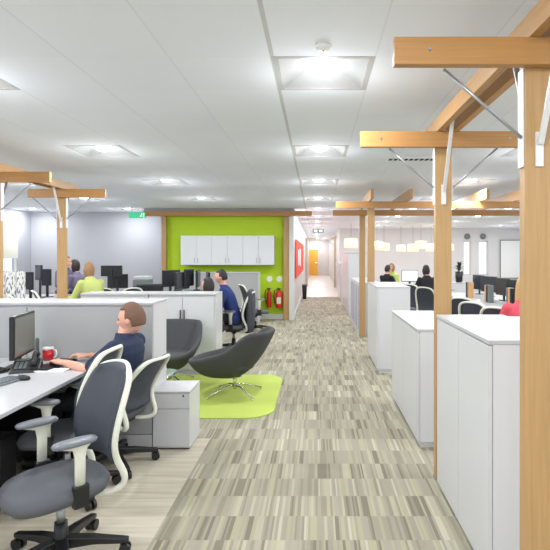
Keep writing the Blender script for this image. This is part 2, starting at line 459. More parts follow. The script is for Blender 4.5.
# ------------------------------------------------------------------ cabinets, right
def cabinet(label, x0, x1, y0, y1, h, doors, face='left', group='white cabinets along the walkway', flipdoor=True):
    t = thing('cabinet', label, 'cabinet', ((x0 + x1) / 2, (y0 + y1) / 2, 0), 0, group)
    cx, cy = (x0 + x1) / 2, (y0 + y1) / 2; hx, hy = (x1 - x0) / 2, (y1 - y0) / 2
    s = -1 if face == 'left' else 1
    MB().box(-hx + (.02 if s < 0 else 0), hx - (.02 if s > 0 else 0), -hy, hy, .05, h - .022).build('body', M['cab'], t, bevel=.002)
    MB().box(-hx + .03, hx - .03, -hy + .02, hy - .02, 0, .05).build('plinth', M['skirt'], t)
    MB().box(-hx - .003, hx + .003, -hy - .003, hy + .003, h - .021, h).build('top', M['white'], t, bevel=.002)
    dw = 2 * hy / doors
    for i in range(doors):
        dd = MB().box(s * hx - (.0 if s < 0 else .018), s * hx + (.018 if s < 0 else 0), -hy + i * dw + .003, -hy + (i + 1) * dw - .003, .055, h - .026)
        dd.build('door', M['cabdoor'], t, bevel=.0015)
    return t
cabinet('tall white cabinet nearest the camera behind the front timber post', .827, 1.277, 2.44, 3.49, 1.192, 2)
cabinet('white cabinet standing back to back with the nearest walkway cabinet', 1.285, 1.735, 2.44, 3.49, 1.18, 2, 'right')
cabinet('low white cabinet between the second timber post and a taller cabinet', .84, 1.29, 4.22, 5.64, .985, 2)
cabinet('tall white cabinet past the low one, beside two timber posts', .825, 1.275, 6.9, 8.15, 1.17, 2)
# lockers
t = thing('locker_unit', 'white locker unit with narrow lilac-grey slots behind the farther posts', 'cabinet', (1.05, 11.3, 0))
MB().box(-.2, .22, -1.2, 1.2, 0, 1.05).build('body', M['cab'], t, bevel=.003)
for i in range(6): MB().box(-.206, -.2, -1.12 + i * .4, -1.0 + i * .4, .12, .98).build('slot', M['slot'], t)
cabinet('tallest white cupboard at the far end of the walkway cabinets', .83, 1.4, 13.2, 16.0, 1.66, 3)
cabinet('white cupboard farthest down the walkway by the corridor mouth', .83, 1.3, 17.5, 19.5, 1.3, 2)

# ------------------------------------------------------------------ storage wall and pedestal, left
t = thing('low_partition', 'grey fabric-fronted low partition with white top behind the near desk', 'partition', (-2.37, 4.38, 0))
MB().box(-1.03, 1.03, -.17, .19, .0, 1.19).build('body', M['cab'], t, bevel=.003)
for i in range(2): MB().box(-1.03 + 1.03 * i, -.005 + 1.03 * i, -.195, -.17, .13, 1.17).build('fabric_panel', M['fabric'], t, bevel=.003)
MB().box(-1.03, 1.025, -.195, -.17, 0, .125).build('plinth', M['white'], t)
MB().box(-1.03, 1.035, -.2, .195, 1.19, 1.21).build('top', M['white'], t, bevel=.002)
t = thing('pedestal', 'white two-drawer pedestal with lock at the end of the grey partition', 'pedestal', (-1.187, 4.36, 0))
MB().box(-.152, .152, -.165, .18, .012, .48).build('body', M['cab'], t, bevel=.003)
for a, b in ((.03, .335), (.341, .465)): MB().box(-.15, .15, -.182, -.166, a, b).build('drawer', M['cabdoor'], t, bevel=.002)
MB().box(-.155, .155, -.185, .185, .468, .482).build('top', M['white'], t, bevel=.002)
MB().lathe([(.008, -.187), (.008, -.18), (.001, -.18)], (.1, 0, .445), 12, 1).build('lock', M['black'], t)
MB().box(-.14, .14, -.15, .16, 0, .012).build('plinth', M['black'], t)

def cupboard(label, x0, x1, y0, y1, h):
    t = thing('cupboard', label, 'cupboard', ((x0 + x1) / 2, (y0 + y1) / 2, 0), 0, 'white cupboards behind the lounge chairs')
    hx, hy = (x1 - x0) / 2, (y1 - y0) / 2
    MB().box(-hx, hx, -hy + .02, hy, 0, h - .025).build('body', M['cab'], t, bevel=.003)
    MB().box(-hx, hx, -hy - .004, hy, h - .024, h).build('top', M['white'], t, bevel=.003)
    for s in (-1, 1):
        d = MB().box(min(0.003 * s, s * (hx - .03)), max(.003 * s, s * (hx - .03)), -hy, -hy + .018, .06, h - .05).build('door', M['cabdoor'], t, bevel=.002)
        MB().tube([(s * .025, -hy - .012, h - .34), (s * .025, -hy - .012, h - .22)], .008, 8).build('handle', M['black'], d)
    return t
cupboard('white two-door cupboard with black handles directly behind the lounge chairs', -2.25, -1.34, 6.85, 7.3, 1.083)
cupboard('white two-door cupboard left of the one behind the lounge chairs', -3.17, -2.26, 6.85, 7.3, 1.083)

# grey screen by the green wall
t = thing('office_screen', 'pale grey screen with white frame standing before the green wall', 'screen', (-2.47, 12.02, 0))
MB().box(-1.1, 1.1, -.015, .015, .06, 1.17).build('fabric_panel', M['fabric'], t)
m = MB(); m.box(-1.13, -1.1, -.03, .03, 0, 1.2); m.box(1.1, 1.15, -.03, .03, 0, 1.2); m.box(-1.1, 1.1, -.03, .03, 1.17, 1.2); m.box(-1.1, 1.1, -.03, .03, .02, .06)
m.build('frame', M['white'], t, bevel=.003)
# wall cupboards
n = 6; x0, x1 = -3.29, -1.02; dw = (x1 - x0) / n
nm = ['leftmost', 'second from left', 'third from left', 'third from right', 'second from right', 'rightmost']
for i in range(n):
    t = thing('wall_cupboard', 'white wall cupboard on the lime wall, %s of six' % nm[i], 'wall cupboard', (x0 + (i + .5) * dw, 12.75, 1.36), 0, 'wall cupboards on the green wall')
    MB().box(-dw / 2, dw / 2, -.34, 0, 0, .71).build('body', M['wcup'], t, bevel=.002)
    d = MB().box(-dw / 2 + .002, dw / 2 - .002, -.36, -.341, 0, .71).build('door', M['wcup'], t, bevel=.002)
    sd = 1 if i % 2 == 0 else -1
    MB().tube([(sd * (dw / 2 - .04), -.37, .05), (sd * (dw / 2 - .04), -.37, .17)], .006, 8).build('handle', M['steel'], d)
for px, nm_, s in ((269, 'smaller red extinguisher with short body, left of the pair on the lime wall', .75), (279, 'larger red fire extinguisher with cream label, right of the pair on the lime wall', 1.15)):
    p = at(px, 300, 12.6)
    t = thing('fire_extinguisher', nm_, 'fire extinguisher', (p.x, 12.6, .3), 0, 'fire extinguishers')
    r = .075 * s; H = .36 if s > 1 else .36
    MB().lathe([(.01, 0), (r * .9, 0), (r, .02), (r, H), (r * .7, H + .05), (.02, H + .07)], n=20).build('cylinder', M['redp'], t, smooth=True)
    MB().lathe([(.02, H + .065), (.02, H + .1)], n=10).bar((-.05, 0, H + .12), (.05, 0, H + .1), .03, .02).build('valve', M['black'], t)
    MB().tube([(-.02, -.02, H + .1), (-r - .03, -.02, H + .06), (-r - .04, -.02, H - .1), (-r - .01, -.02, .1)], .012, 8).build('hose', M['black'], t, smooth=True)
    if s > 1: MB().box(-r * .6, r * .6, -r - .004, -r * .7, .1, .26).build('label_plate', M['blind'], t)
    MB().box(-.03, .03, r * .8, .15, H - .1, H).build('bracket', M['black'], t)
    o = MB().lathe([(.001, -.004), (.075, -.004), (.075, .0)], (p.x, 12.745, 1.0), 20, 1).build('wall_sign', M['paper'])
    tag(o, 'round pale sign above the %s extinguisher' % ('left' if s < 1 else 'right'), 'sign')

# rug
m = MB(); pts = []
rx0, rx1, ry0, ry1, rc = -2.35, -.43, 4.98, 6.78, .28
for cx, cy, a0 in ((rx1 - rc, ry1 - rc, 0), (rx0 + rc, ry1 - rc, 90), (rx0 + rc, ry0 + rc, 180), (rx1 - rc, ry0 + rc, 270)):
    for k in range(9):
        a = math.radians(a0 + k * 90 / 8); pts.append((cx + rc * math.cos(a), cy + rc * math.sin(a)))
m.rings([[(x, y, 0.0) for x, y in pts], [(x, y, .010) for x, y in pts]])
tag(m.build('rug', M['rug']), 'lime green rug with rounded corners under the lounge chairs', 'rug')

# ------------------------------------------------------------------ office chair
def office_chair():
    t = thing('office_chair', '', 'office chair')
    MB().puck((0, .03, 0), .48, .50, .385, .465, 2.7, 44, droop=.55, dish=-.012).build('seat', M['seat'], t, smooth=True)
    # backrest
    def prof(z):   # y of the back's centre line
        ks = [(.36, -.25), (.44, -.25), (.52, -.225), (.60, -.205), (.70, -.215), (.84, -.262), (1.0, -.33)]
        for (a, ya), (b, yb) in zip(ks, ks[1:]):
            if z <= b or b == 1.0:
                u = (z - a) / (b - a); return ya + (yb - ya) * u
    def halfw(v): return (.18 + .028 * math.sin(PI * min(1, v * 1.1))) * (1 - max(0, (v - .8) / .2) ** 3 * .28)
    def pt(u, v, off=0):
        z = .50 + .49 * v; z2 = z - .02 * u * u * max(0, v - .5) * 2
        return (u * halfw(v), prof(z) + .045 * u * u + off, z2)
    m = MB(); NU, NV = 12, 16
    g = [[[m.bm.verts.new(pt(-1 + 2 * i / NU, j / NV, o)) for i in range(NU + 1)] for j in range(NV + 1)] for o in (.008, -.010)]
    for L, fl in ((g[0], 0), (g[1], 1)):
        for j in range(NV):
            for i in range(NU):
                f = (L[j][i], L[j][i + 1], L[j + 1][i + 1], L[j + 1][i]); m.bm.faces.new(f if not fl else f[::-1])
    for j in range(NV):
        for i in (0, NU): m.bm.faces.new((g[0][j][i], g[0][j + 1][i], g[1][j + 1][i], g[1][j][i]))
    for i in range(NU):
        for j in (0, NV): m.bm.faces.new((g[0][j][i], g[0][j][i + 1], g[1][j][i + 1], g[1][j][i]))
    m.build('backrest', M['mesh'], t, smooth=True)
    # white frame round the back, down to the mechanism
    L = [(-.07, -.10, .35), (-.14, -.18, .335), (-.175, -.25, .36), (-.19, -.262, .42)]
    side = [pt(-1.0, v, -.024) for v in (0.03, .2, .35, .5, .65, .8, .9, .97)]
    top = [pt(u, 1.0, -.024) for u in (-.85, -.5, 0, .5, .85)]
    path = L + side + top + [(-x, y, z) for x, y, z in reversed(side)] + [(-x, y, z) for x, y, z in reversed(L)]
    rr = [.016] * 2 + [.021] * 2 + [.019] * 8 + [.014] * 5 + [.019] * 8 + [.021] * 2 + [.016] * 2
    MB().tube(path, rr, 10).build('back_frame', M['cream'], t, smooth=True, subsurf=2)
    for s in (-1, 1):
        MB().box(s * .228 - .02, s * .228 + .02, -.035, .04, .36, .47).bar((s * .228, 0, .375), (s * .1, 0, .365), .06, .02).build('arm_bracket', M['black'], t, bevel=.006)
        rings = []
        for z, w, th in ((.455, .026, .014), (.60, .027, .015), (.645, .036, .018), (.665, .075, .03), (.676, .10, .036)):
            rings.append([(s * .228 + th * math.cos(a), .005 + w * math.sin(a) + (.02 if z > .65 else 0), z) for a in [2 * PI * k / 16 for k in range(16)]])
        a = MB().rings(rings).build('armrest', M['cream'], t, smooth=True)
        MB().puck((s * .228, .03, 0), .09, .22, .672, .698, 2.6, 28).build('arm_pad', M['pad'], a, smooth=True)
    MB().box(-.1, .1, -.14, .12, .33, .385).lathe([(.035, .29), (.05, .335)], n=16).build('mechanism', M['black'], t, bevel=.012)
    MB().lathe([(.022, .2), (.022, .3)], n=16).build('gas_lift', M['steel'], t, smooth=True)
    MB().lathe([(.045, .07), (.05, .1), (.036, .14), (.032, .21)], n=18).build('hub', M['black'], t, smooth=True)
    for k in range(5):
        a = 2 * PI * k / 5 + PI / 2; c, s = math.cos(a), math.sin(a)
        lg = MB().rings([[(r * c - s * q * wd, r * s + c * q * wd, z + e * th) for q, e in ((-1, -1), (1, -1), (1, 1), (-1, 1))]
                         for r, wd, z, th in ((.03, .03, .105, .03), (.16, .026, .1, .02), (.30, .022, .078, .014), (.335, .018, .075, .012))]).build('base_leg', M['black'], t, bevel=.006)
        MB().tube([(.315 * c, .315 * s, .03), (.315 * c, .315 * s, .07)], .01, 8)\
            .tube([(.315 * c + s * .027, .315 * s - c * .027, .03), (.315 * c + s * .008, .315 * s - c * .008, .03)], .03, 16)\
            .tube([(.315 * c - s * .027, .315 * s + c * .027, .03), (.315 * c - s * .008, .315 * s + c * .008, .03)], .03, 16).build('castor', M['black'], lg)
    return t
ch = office_chair()
def rz(fx, fy): return math.atan2(-fx, fy)      # +Y local points to (fx, fy)
G = 'mesh-back office chairs'
place(ch, True, (-1.33, 2.66, 0), rz(-.65, -.76), 'empty slate mesh office chair with cream arms, nearest the camera', G)
place(ch, False, (-1.66, 3.40, 0), rz(-1, .05), 'empty office chair pushed under the near desk, next to the seated worker', G)
pc = place(ch, False, (-1.55, 3.88, 0), rz(-.97, .25), 'office chair the worker in navy short sleeves sits on', G)
for c_ in pc.children:            # this one is reclined and set lower
    if c_.name.startswith('back'):
        c_.matrix_local = Matrix.Translation((0, -.2, .40)) @ Matrix.Rotation(.2, 4, 'X') @ Matrix.Diagonal((1, 1, .85, 1)) @ Matrix.Translation((0, .2, -.42))
place(ch, False, (-1.37, 8.5, 0), rz(-1, .05), 'office chair with a dark coat over its back, under the man in blue', G)
place(ch, False, (-1.28, 10.7, 0), rz(.9, .5), 'empty white-framed office chair in front of the pale grey screen', G)
labs = ['nearest empty chair in the right-hand row, half behind the front post', 'second empty chair of the right-hand row', 'third empty chair of the right-hand row',
        'fourth empty chair of the right-hand row, by the second timber post', 'empty chair past the second timber post in the right-hand row', 'farthest empty chair of the right-hand row, left of the timber post']
for (px, y), lb in zip(((505, 6.2), (482, 6.85), (468, 7.55), (455, 8.25), (431, 9.9), (417, 10.9)), labs):
    place(ch, False, ((px - VX) * y / F, y, 0), rz(.6, .8 + random.uniform(-.25, .15)), 'office chair, ' + lb, G)
for px, y, f, lb in ((34, 8.0, (.9, .6), 'leftmost in the far left office, by the patterned dividers'), (54, 8.9, (.8, .6), 'hidden partly by the left timber post'),
                     (104, 9.68, (-.3, .9), 'right of the person in the lime top'), (128, 9.72, (-.6, .8), 'in front of the white wall, behind the white cupboards')):
    place(ch, False, ((px - VX) * y / F, y, .0), rz(*f), 'office chair with white frame, ' + lb, G)

# coat on the back of the man's chair
m = MB(); ring = []
for z, wd, th, yy in ((.33, .20, .05, 8.5), (.45, .23, .07, 8.5), (.6, .24, .075, 8.5), (.8, .235, .07, 8.5), (.93, .22, .06, 8.5), (1.0, .19, .045, 8.5), (1.025, .12, .02, 8.5)):
    cx = -1.10 + (z - .3) * .02
    ring.append([(cx + (th + .012 * math.sin(5 * a + z * 7)) * math.cos(a), yy + (wd + .012 * math.sin(7 * a)) * math.sin(a), z) for a in [2 * PI * k / 28 for k in range(28)]])
m.rings(ring)
tag(m.build('coat', M['coat'], smooth=True), 'dark charcoal coat hung over the back of the chair of the man in blue', 'coat')

# ------------------------------------------------------------------ lounge chairs
def lounge():
    t = thing('lounge_chair', '', 'lounge chair')
    m = MB(); NA, NR = 48, 12; V = []
    def P(r, a, off=0):
        s, c = math.sin(a), math.cos(a)        # a=0 front
        b = (1 - c) / 2                         # 0 front .. 1 back
        rimx = .40 * (abs(s) ** .62) * (1 if s >= 0 else -1) * (1 - .10 * b)
        rimy = .44 * c if c < 0 else .50 * (abs(c) ** .8)
        u = min(1, max(0, (b - .45) / .42)); h = .45 + .11 * min(1, b / .5) ** 1.5 + .23 * u * u * (3 - 2 * u)
        z0 = .255
        p = 5.5 - 3.7 * min(1, b * 1.25); q = .22 + .1 * b
        g = q * r * r + (1 - q) * r ** p
        return Vector((rimx * r, rimy * r + .02 * (1 - r), z0 + (h - z0) * g))
    cen = m.bm.verts.new(P(0, 0)); rows = []
    for j in range(1, NR + 1): rows.append([m.bm.verts.new(P(j / NR, 2 * PI * i / NA)) for i in range(NA)])
    for i in range(NA): m.bm.faces.new((cen, rows[0][i], rows[0][(i + 1) % NA]))
    for a, b in zip(rows, rows[1:]):
        for i in range(NA): m.bm.faces.new((a[i], b[i], b[(i + 1) % NA], a[(i + 1) % NA]))
    o = m.build('shell', M['shell'], t, smooth=True)
    so = o.modifiers.new('thick', 'SOLIDIFY'); so.thickness = .06; so.offset = 1 if o.data.polygons[0].normal.z < 0 else -1
    sb = o.modifiers.new('sub', 'SUBSURF'); sb.levels = 1; sb.render_levels = 2
    MB().puck((0, .07, 0), .56, .60, .30, .41, 2.6, 40).build('seat_cushion', M['shell'], t, smooth=True)
    MB().lathe([(.02, .06), (.02, .24)], n=14).lathe([(.09, .205), (.09, .215)], n=20).build('column', M['chrome'], t, smooth=True)
    for k in range(4):
        a = PI / 4 + k * PI / 2 + .15; c, s = math.cos(a), math.sin(a)
        MB().tube([(0, 0, .10), (.12 * c, .12 * s, .10), (.38 * c, .38 * s, .02)], [.013, .011, .007], 10).tube([(.38 * c, .38 * s, .0), (.38 * c, .38 * s, .02)], .014, 10).build('leg', M['chrome'], t, smooth=True)
    return t
lc = lounge(); lc.scale = (.94, .94, .96)
place(lc, True, (-.93, 5.85, .01), rz(-.95, .22), 'charcoal tub lounge chair seen side-on, nearest the walkway', 'lounge chairs on the lime rug')
place(lc, False, (-1.82, 6.33, .01), rz(-.1, -1), 'charcoal tub lounge chair facing the camera, against the white cupboards', 'lounge chairs on the lime rug')
t = thing('coffee_table', 'low glass coffee table with chrome legs behind the white pedestal', 'coffee table', (-1.80, 5.36, .01))
MB().puck((0, 0, 0), .62, .5, .335, .35, 5, 40).build('top', M['glass'], t, smooth=True)
for sx in (-1, 1):
    for sy in (-1, 1): MB().tube([(sx * .26, sy * .2, 0), (sx * .24, sy * .18, .334)], .009, 10).build('leg', M['chrome'], t, smooth=True)
MB().box(-.18, .2, -.12, .12, .13, .145).build('shelf', M['white'], t)

# ------------------------------------------------------------------ near desks
def desk(label, x0, x1, y0, y1, h, legs=True, group='white desks', cat='desk'):
    cx, cy = (x0 + x1) / 2, (y0 + y1) / 2; hx, hy = (x1 - x0) / 2, (y1 - y0) / 2
    t = thing('desk', label, cat, (cx, cy, 0), 0, group)
    MB().box(-hx, hx, -hy, hy, h - .025, h).build('desktop', M['white'], t, bevel=.003)
    for s in (-1, 1): MB().box(-hx + .1, hx - .1, s * (hy - .05) - .02, s * (hy - .05) + .02, h - .065, h - .026).build('rail', M['wsteel'], t)
    for sx in (-1, 1):
        for sy in (-1, 1): MB().box(sx * (hx - .05) - .025, sx * (hx - .05) + .025, sy * (hy - .05) - .025, sy * (hy - .05) + .025, 0, h - .026).build('leg', M['wsteel'], t, bevel=.003)
    return t
DZ = .76
desk('white desk in the left foreground in front of the grey partition', -2.46, -1.66, 2.58, 4.17, DZ)
desk('white desk joined to the far side of the left foreground desk', -3.27, -2.465, 2.58, 4.17, DZ)
def monitor(label, loc, r, wd=.5, h=.31, z0=.09, scr='screen', group='monitors'):
    t = thing('monitor', label, 'monitor', loc, r, group)
    MB().box(-wd / 2, wd / 2, 0, .035, z0, z0 + h).build('housing', M['black'], t, bevel=.006)
    MB().box(-wd / 2 + .015, wd / 2 - .015, -.003, .002, z0 + .02, z0 + h - .015).build('display', M[scr], t)
    MB().box(-.025, .025, .03, .055, .01, z0 + h * .6).build('neck', M['black'], t, bevel=.004)
    MB().puck((0, .04, 0), .22, .17, 0, .014, 3).build('base', M['black'], t, smooth=True)
    return t
monitor('black monitor with grey-olive display beside the desk phone, left foreground', (-2.19, 3.84, DZ), rz(-.975, -.2), .44, .315, .085)
# phone
t = thing('desk_phone', 'black desk phone with arched handset in front of the near monitor', 'phone', (-2.10, 3.70, DZ), .35)
MB().rings([[(-.10, -.09, 0), (.10, -.09, 0), (.10, .09, 0), (-.10, .09, 0)], [(-.09, -.08, .02), (.09, -.08, .02), (.09, .08, .075), (-.09, .08, .075)]]).build('base', M['black'], t, bevel=.004)
m = MB(); m.tube([(.055, -.085 + .17 * k / 8, .055 + .045 * k / 8 + .045 * math.sin(PI * k / 8)) for k in range(9)], [.024, .021, .016, .015, .015, .015, .016, .021, .024], 12); m.build('handset', M['black'], t, smooth=True)
m = MB()
for i in range(3):
    for j in range(4): m.box(-.07 + i * .028, -.05 + i * .028, -.06 + j * .026, -.042 + j * .026, .03 + j * .008, .038 + j * .008)
m.build('keypad', M['greysign'], t)
MB().box(-.075, .01, .045, .078, .066, .078).build('display', M['screen'], t)
# cables
m = MB()
pts = [(-2.25 + .06 * math.cos(k * .9) - .03 * k * .15, 3.62 + .05 * math.sin(k * .9), DZ + .012 + .01 * (k % 3)) for k in range(26)]
m.tube(pts, .0045, 6); tag(m.build('phone_cable', M['blackm'], smooth=True), 'tangled dark cable on the desk left of the desk phone', 'cable')
m = MB().puck((-2.33, 3.66, 0), .22, .16, DZ + .001, DZ + .02, 4); tag(m.build('cable_tray', M['black'], smooth=True), 'flat black tray beneath the cable on the near desk', 'tray')
def keyboard(label, loc, r, col='pad'):
    t = thing('keyboard', label, 'keyboard', loc, r, 'keyboards')
    MB().box(-.21, .21, -.07, .07, 0, .014).build('case', M['black' if col == 'black' else 'greysign'], t, bevel=.004)
    m = MB()
    for i in range(14):
        for j in range(5): m.box(-.2 + i * .0285, -.176 + i * .0285, -.06 + j * .025, -.04 + j * .025, .014, .02)
    m.build('keys', M['black' if col == 'black' else 'pad'], t)
    return t
keyboard('black keyboard under the hands of the worker', (-1.98, 3.86, DZ), rz(-1, .05), 'black')
keyboard('grey keyboard at the left edge of the near desk', (-2.08, 3.27, DZ), rz(-1, .25))
def mouse(label, x, y):
    t = thing('mouse', label, 'mouse', (x, y, DZ), rz(-1, .2))
    MB().ball((0, 0, .012), (.03, .052, .022), 16, 10).build('body', M['black'], t, smooth=True)
    MB().lathe([(.006, -.004), (.006, .004)], (0, .03, .03), 10, 0).build('wheel', M['greysign'], t)
    return t
mouse('black computer mouse beside the grey keyboard', -1.97, 3.43)
tag(MB().box(-2.12, -1.80, 3.64, 3.735, DZ, DZ + .012).build('notepad', M['paper'], bevel=.002), 'white notepad between the keyboard and the front of the desk', 'notepad')
t = thing('mug', 'red mug with white rim beside the near monitor', 'mug', (-2.145, 4.085, DZ))
MB().lathe([(.03, 0), (.04, .004), (.0415, .085), (.037, .085), (.036, .01), (.003, .008)], n=28).build('body', M['red'], t, smooth=True)
MB().lathe([(.0422, .086), (.0422, .099), (.036, .099), (.036, .086)], n=28).build('rim', M['paper'], t, smooth=True)
MB().tube([(.038, 0, .08), (.062, 0, .078), (.068, 0, .05), (.058, 0, .025), (.038, 0, .018)], .006, 8).build('handle', M['paper'], t, smooth=True)
t = thing('pen_tube', 'slim grey upright tube against the partition, left of the red mug', 'container', (-2.24, 4.10, DZ))
MB().lathe([(.014, 0), (.015, .16), (.012, .17), (.004, .175)], n=14).build('body', M['greysign'], t, smooth=True)
# black objects added to fill the dark under the desk
def tower(label, x, y):
    t = thing('computer_tower', label, 'computer', (x, y, 0), 0, 'computers under the near desk')
    MB().box(-.22, .2, -.09, .09, .01, .43).build('case', M['black'], t, bevel=.006)
    MB().box(.2, .212, -.088, .088, .012, .428).build('front_panel', M['blackm'], t, bevel=.004)
tower('black computer tower added to the dark under the far end of the near desk', -2.2, 4.0); tower('black computer tower added to the dark under the middle of the near desk', -2.2, 3.3)
m = MB().ball((0, 0, .16), (.22, .15, .17), 20, 12)
for v in m.bm.verts: v.co.z = max(.0, v.co.z)
t = thing('filler_bag', 'slumped black lump added to fill the dark under the near desk', 'filler_bag', (-2.12, 2.95, 0)); m.build('body', M['blackm'], t, smooth=True)  # invented object, stands in for the darkness under the desk
MB().tube([(-.08, 0, .31), (-.05, 0, .38), (.05, 0, .38), (.08, 0, .31)], .01, 8).build('handle', M['black'], t, smooth=True)
tag(bx('dark_filler_panel', M['blackm'], -2.50, -2.475, 2.66, 4.1, .1, .69), 'dark panel added to deepen the shade between the two joined near desks', 'panel')  # added dark sheet, helps darken the space under the desks

# ------------------------------------------------------------------ people
def evaluated(o, name, m, parent):
    bpy.context.view_layer.update(); dg = bpy.context.evaluated_depsgraph_get()
    me = bpy.data.meshes.new_from_object(o.evaluated_get(dg)); bpy.data.objects.remove(o)
    me.materials.clear(); me.materials.append(m)
    for p in me.polygons: p.use_smooth = True
    r = bpy.data.objects.new(name, me); COL.objects.link(r); r.parent = parent; return r
def fuse(mb, name, m, parent, vox, smooth=4):
    o = mb.build('tmp', m)
    r = o.modifiers.new('r', 'REMESH'); r.mode = 'VOXEL'; r.voxel_size = vox
    s = o.modifiers.new('s', 'SMOOTH'); s.iterations = smooth; s.factor = .5
    return evaluated(o, name, m, parent)
def limb(mb, pts, rr):
    pts = [Vector(p) for p in pts]
    mb.tube(pts, rr, 14)
    for p, r in zip(pts, rr): mb.ball(p, r, 14, 8)
def ik(a, b, l1, l2, pole):
    a, b = Vector(a), Vector(b); d = b - a; L = min(d.length, (l1 + l2) * .999); n = d.normalized()
    x = (l1 * l1 - l2 * l2 + L * L) / (2 * L); h = math.sqrt(max(0, l1 * l1 - x * x))
    p = Vector(pole); p = (p - n * p.dot(n)).normalized()
    return a + n * x + p * h, a + n * L
def head_pts(mb, c, R, s=1):
    """head: ellipsoid with jaw, nose, brow, ears; R rotates it, c = centre"""
    b2 = bmesh.new(); bmesh.ops.create_uvsphere(b2, u_segments=28, v_segments=20, radius=1)
    for v in b2.verts:
        x, y, z = v.co
        X = x * .076; Y = y * .096; Z = z * .118
        if z < 0: X *= 1 - .30 * (-z) ** 1.2; Y = Y * (1 - .18 * (-z)) + .012 * (-z)
        if y < 0 and z < -.2: Y *= .82
        if y > .5 and abs(x) < .5:            # sockets
            e = math.exp(-((abs(x) - .36) / .16) ** 2 - ((z - .05) / .14) ** 2); Y -= .009 * e
        v.co = Vector((X, Y, Z))
    mp = {}
    for v in b2.verts: mp[v] = mb.bm.verts.new(c + R @ (v.co * s))
    for f in b2.faces: mb.bm.faces.new([mp[v] for v in f.verts])
    b2.free()
    T = lambda p: c + R @ (Vector(p) * s)
    mb.tube([T((0, .085, .02)), T((0, .112, -.022)), T((0, .096, -.034))], [.008 * s, .014 * s, .010 * s], 10)
    mb.tube([T((-.028, .088, -.056)), T((0, .098, -.056)), T((.028, .088, -.056))], [.006 * s, .0095 * s, .006 * s], 8)
    mb.tube([T((-.045, .08, .03)), T((0, .092, .032)), T((.045, .08, .03))], [.006 * s, .009 * s, .006 * s], 8)
    for q in (-1, 1): mb.ball(T((q * .077, -.004, -.008)), (.010 * s, .018 * s, .03 * s), 10, 8)
def hair(mb, c, R, s, long=0):
    b2 = bmesh.new(); bmesh.ops.create_uvsphere(b2, u_segments=28, v_segments=20, radius=1)
    keep = []
    for v in b2.verts:
        x, y, z = v.co
        X = x * .083; Y = y * .103 - .006; Z = z * .127 + .002
        if long and z < .1 and y < .45:
            Z -= long * (.1 - z) * .9; X *= 1.12; Y *= 1.0
        k = 1 + .02 * math.sin(9 * x + 7 * z) * math.cos(8 * y)
        v.co = Vector((X * k, Y * k, Z))
        keep.append((v, not (y > .25 and z < .52) and not (z < (-.5 if not long else -2)) and not (y > -.1 and z < -.05 and not long)))
    for v, kk in keep:
        if not kk: b2.verts.remove(v)
    mp = {v: mb.bm.verts.new(c + R @ (v.co * s)) for v in b2.verts}
    for f in b2.faces: mb.bm.faces.new([mp[v] for v in f.verts])
    b2.free()
def hand(mb, wrist, dr, up, side):
    wrist, dr, up = Vector(wrist), Vector(dr).normalized(), Vector(up).normalized()
    sd = dr.cross(up).normalized() * side; up = sd.cross(dr).normalized() * (1 if (sd.cross(dr)).dot(up) > 0 else -1)
    # palm
    mb.rings([[wrist + dr * t + sd * (q * w2) + up * (e * th) for q, e in ((-1, -.6), (-.6, -1), (.6, -1), (1, -.6), (1, .6), (.6, 1), (-.6, 1), (-1, .6))]
              for t, w2, th in ((-.01, .026, .018), (.03, .036, .016), (.07, .042, .014), (.088, .040, .012))])
    for i, (o, L) in enumerate(((-.031, .068), (-.010, .078), (.011, .074), (.031, .056))):
        p0 = wrist + dr * .08 + sd * o; p1 = p0 + dr * L * .45 + up * .006 + sd * o * .12; p2 = p1 + dr * L * .32 - up * .014; p3 = p2 + dr * L * .18 - up * .018
        limb(mb, (p0, p1, p2, p3), (.0095, .009, .008, .007))
    b = wrist + dr * .025 - sd * .03
    limb(mb, (b, b + dr * .03 - sd * .022 - up * .004, b + dr * .058 - sd * .026 - up * .012), (.013, .0105, .0085))
